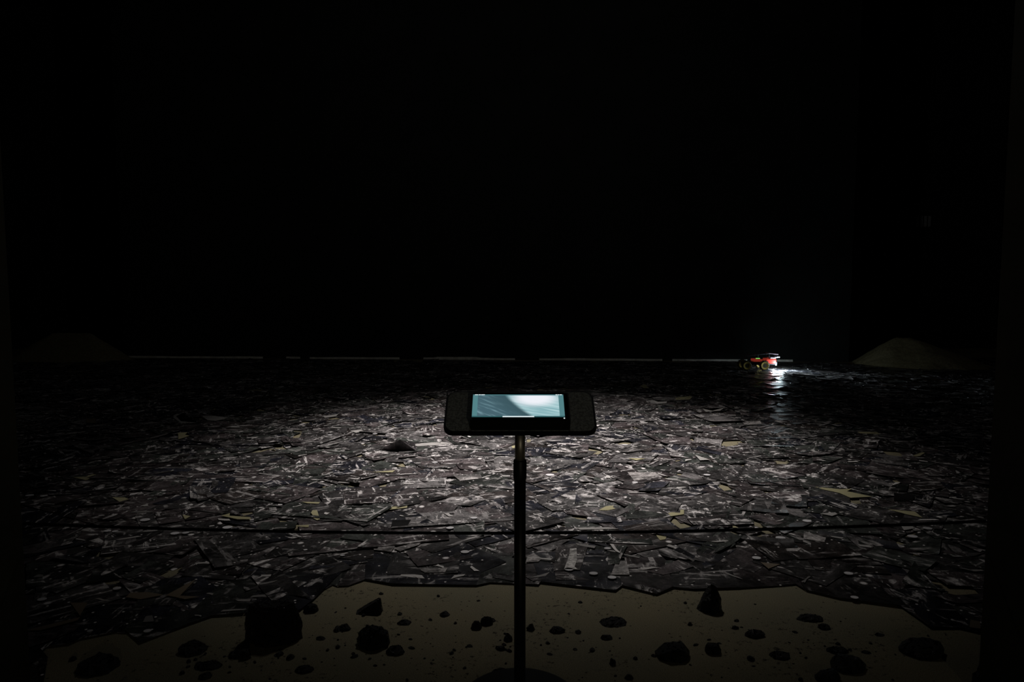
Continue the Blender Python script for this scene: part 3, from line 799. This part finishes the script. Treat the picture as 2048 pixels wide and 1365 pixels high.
va, vb = solve_v(834.8, TH+0.0014), solve_v(789.5, TH+0.0014)
qa = T(0, va, TH) + Vector((SX, SY, 0))
ua, ub = px2u(943.5, qa.y, qa.z), px2u(1130, qa.y, qa.z)
bm = bmesh.new(); cs = [(ua, va, 0, 0), (ub, va, 1, 0), (ub, vb, 1, 1), (ua, vb, 0, 1)]
vv = [bm.verts.new(T(u, v, TH+0.0014)) for u, v, _, _ in cs]; f = bm.faces.new(vv); uvl = bm.loops.layers.uv.new('UVMap')
for l, c in zip(f.loops, cs): l[uvl].uv = (c[2], c[3])
me = bpy.data.meshes.new('screen'); bm.to_mesh(me); bm.free(); me.materials.append(screen_material())
scr = link('screen', me, tb); scr['label'] = 'glowing pale teal video picture'
M_WHITE = simple('white_screen_marks', (0.8, 0.8, 0.8), 0.3, var=0.01, emit=(0.8, 0.92, 0.95), es=0.9)
def mark(name, a0, a1, b0, b1):
    uu = lambda a: ua+(ub-ua)*a; vv_ = lambda b: va+(vb-va)*b
    o = finish(name, slab(uu(a0), uu(a1), vv_(b0), vv_(b1), TH+0.0014, TH+0.0017), M_WHITE, scr)
mark('home_bar', 0.33, 0.67, 0.0, 0.045)
for a0, a1 in ((0.02, 0.055), (0.062, 0.085), (0.09, 0.13), (0.915, 0.935), (0.94, 0.955), (0.96, 0.985)): mark('status_mark', a0, a1, 0.972, 1.0)
qd = solve_v(837.2, TH+0.001)
finish('bezel_dot', slab(px2u(1127, qa.y, qa.z), px2u(1130, qa.y, qa.z), qd-0.0015, qd+0.0015, TH+0.0005, TH+0.002, 0.0014, 4), M_WHITE, tb)  # small glowing white dot on the bezel

# ------------------------------------------------------------------ the rover
RB = floor_at(1518, 741); K = (RB.y*math.cos(P)+H*math.sin(P))/F
rv = empty('toy_rover', (RB.x, RB.y, 0.014)); tag(rv, 'small toy rover with red body, yellow wheels and bright headlight near back wall', 'toy rover')
M_RED = simple('red_plastic_glow', (0.75, 0.05, 0.03), 0.35, emit=(0.9, 0.10, 0.06), es=0.16, scale=20)  # faint red glow put in for headlight light on the body
M_YEL = simple('ochre_rubber', (0.48, 0.33, 0.05), 0.6, scale=40)
M_TYRE = simple('dark_tyre', (0.06, 0.045, 0.02), 0.7)
M_DARK = simple('rover_frame', (0.02, 0.02, 0.03), 0.5)
M_PALE = simple('pale_plate', (0.6, 0.55, 0.58), 0.4)
def X(px): return (px-1518)*K
def Z(py): return max(0, (741-py)*K*1.0)
bm = bmesh.new(); box(bm, X(1484), X(1550), -0.08, 0.08, Z(731), Z(725), 0.006); finish('chassis', bm, M_DARK, rv)
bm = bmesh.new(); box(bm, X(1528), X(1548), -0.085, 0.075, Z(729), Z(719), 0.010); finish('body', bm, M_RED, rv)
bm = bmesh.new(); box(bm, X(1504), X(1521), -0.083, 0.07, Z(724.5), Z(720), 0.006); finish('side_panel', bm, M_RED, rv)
bm = bmesh.new(); box(bm, X(1536), X(1547), -0.080, 0.05, Z(718.6), Z(716.4), 0.002); finish('bonnet_plate', bm, M_PALE, rv)
bm = bmesh.new(); box(bm, X(1550), X(1556), -0.06, 0.05, Z(717), Z(714.6), 0.002); box(bm, X(1547), X(1551), -0.05, 0.04, Z(718), Z(716)); finish('front_bumper', bm, M_PALE, rv)
bm = bmesh.new(); vs_ = box(bm, X(1533), X(1552), -0.075, 0.06, Z(709.2), Z(707.4), 0.002)
for v in bm.verts: v.co.z -= (v.co.x - X(1533))*0.10
finish('roof_plate', bm, simple('mauve_plate', (0.30, 0.22, 0.26), 0.5), rv)
bm = bmesh.new(); tube(bm, [(X(1490), -0.07, Z(713)), (X(1534), -0.07, Z(708.5))], 0.004); tube(bm, [(X(1490), 0.06, Z(713)), (X(1534), 0.06, Z(708.5))], 0.004)
for a in (1492, 1512, 1534):
    for s in (-0.07, 0.06): tube(bm, [(X(a), s, Z(727)), (X(a), s, Z(713-(a-1490)*0.10))], 0.004)
finish('roll_frame', bm, M_DARK, rv)
bm = bmesh.new(); box(bm, X(1507), X(1515), -0.086, -0.074, Z(718.6), Z(717.4), 0.002)
o = finish('indicator_light', bm, simple('green_lamp', (0.2, 0.8, 0.2), 0.3, emit=(0.25, 0.9, 0.15), es=0.9), rv); o['label'] = 'small green light'
for a, r_ in ((1488, 9.2), (1523, 9.4)):
    for s in (-0.105, 0.085):
        MW = Matrix.Translation((X(a), s, r_*K)) @ Matrix.Rotation(math.pi/2, 4, 'X')
        R = r_*K
        bm = bmesh.new(); lathe(bm, [(R*.80, -0.026), (R*.97, -0.020), (R, 0), (R*.97, 0.020), (R*.80, 0.026)], 28, MW)
        for k in range(14):
            ang = k*math.tau/14
            c = MW @ Vector((R*1.0*math.cos(ang), R*1.0*math.sin(ang), 0)); box(bm, c.x-0.005, c.x+0.005, c.y-0.022, c.y+0.022, c.z-0.005, c.z+0.005)
        wh = finish('wheel', bm, M_TYRE, rv)
        bm = bmesh.new()
        for ring_r in (0.74,):
            pr = [(R*.48, 0.027), (R*.80, 0.031), (R*.80, -0.031), (R*.48, -0.027)]
            seg = 24; rings = [[bm.verts.new(MW @ Vector((r0*math.cos(math.tau*k/seg), r0*math.sin(math.tau*k/seg), z0))) for k in range(seg)] for r0, z0 in pr]
            for i in range(4):
                A_, B_ = rings[i], rings[(i+1) % 4]
                for k in range(seg): bm.faces.new((A_[k], A_[(k+1) % seg], B_[(k+1) % seg], B_[k]))
        finish('rim', bm, M_YEL, wh)
M_LAMP = simple('headlight_glass', (0.9, 0.95, 1.0), 0.2, var=0.01, emit=(0.80, 0.93, 1.0), es=420.0)
for s in (-0.05, 0.045):
    bm = bmesh.new(); bmesh.ops.create_uvsphere(bm, u_segments=16, v_segments=10, radius=0.012)
    for v in bm.verts: v.co += Vector((X(1549), s, Z(730.5)))
    finish('headlight', bm, M_LAMP, rv, True)
hl = light('rover_beam', 'SPOT', (RB.x + X(1551), RB.y - 0.05, 0.014 + Z(729)), (RB.x + 0.8, RB.y - 0.75, -0.35), 80, (0.78, 0.92, 1.0),
      spot_size=math.radians(92), spot_blend=0.8, shadow_soft_size=0.012)

light('rover_lamp', 'POINT', (RB.x + X(1551), RB.y - 0.16, 0.014 + Z(729)), (0, 0, 0), 2.8, (0.72, 0.92, 1.0), shadow_soft_size=0.035)
# faint slatted grille high on the far right
g = at_depth(1847, 443, 13.46)
gr = empty('wall_grille', g); tag(gr, 'small faint slatted grille on the dark far wall at right', 'grille')
bm = bmesh.new()
for k in range(4): box(bm, -0.13+k*0.075, -0.105+k*0.075, -0.03, 0.02, -0.10, 0.10)
finish('slats', bm, simple('grille_metal', (0.5, 0.5, 0.5), 0.5), gr)
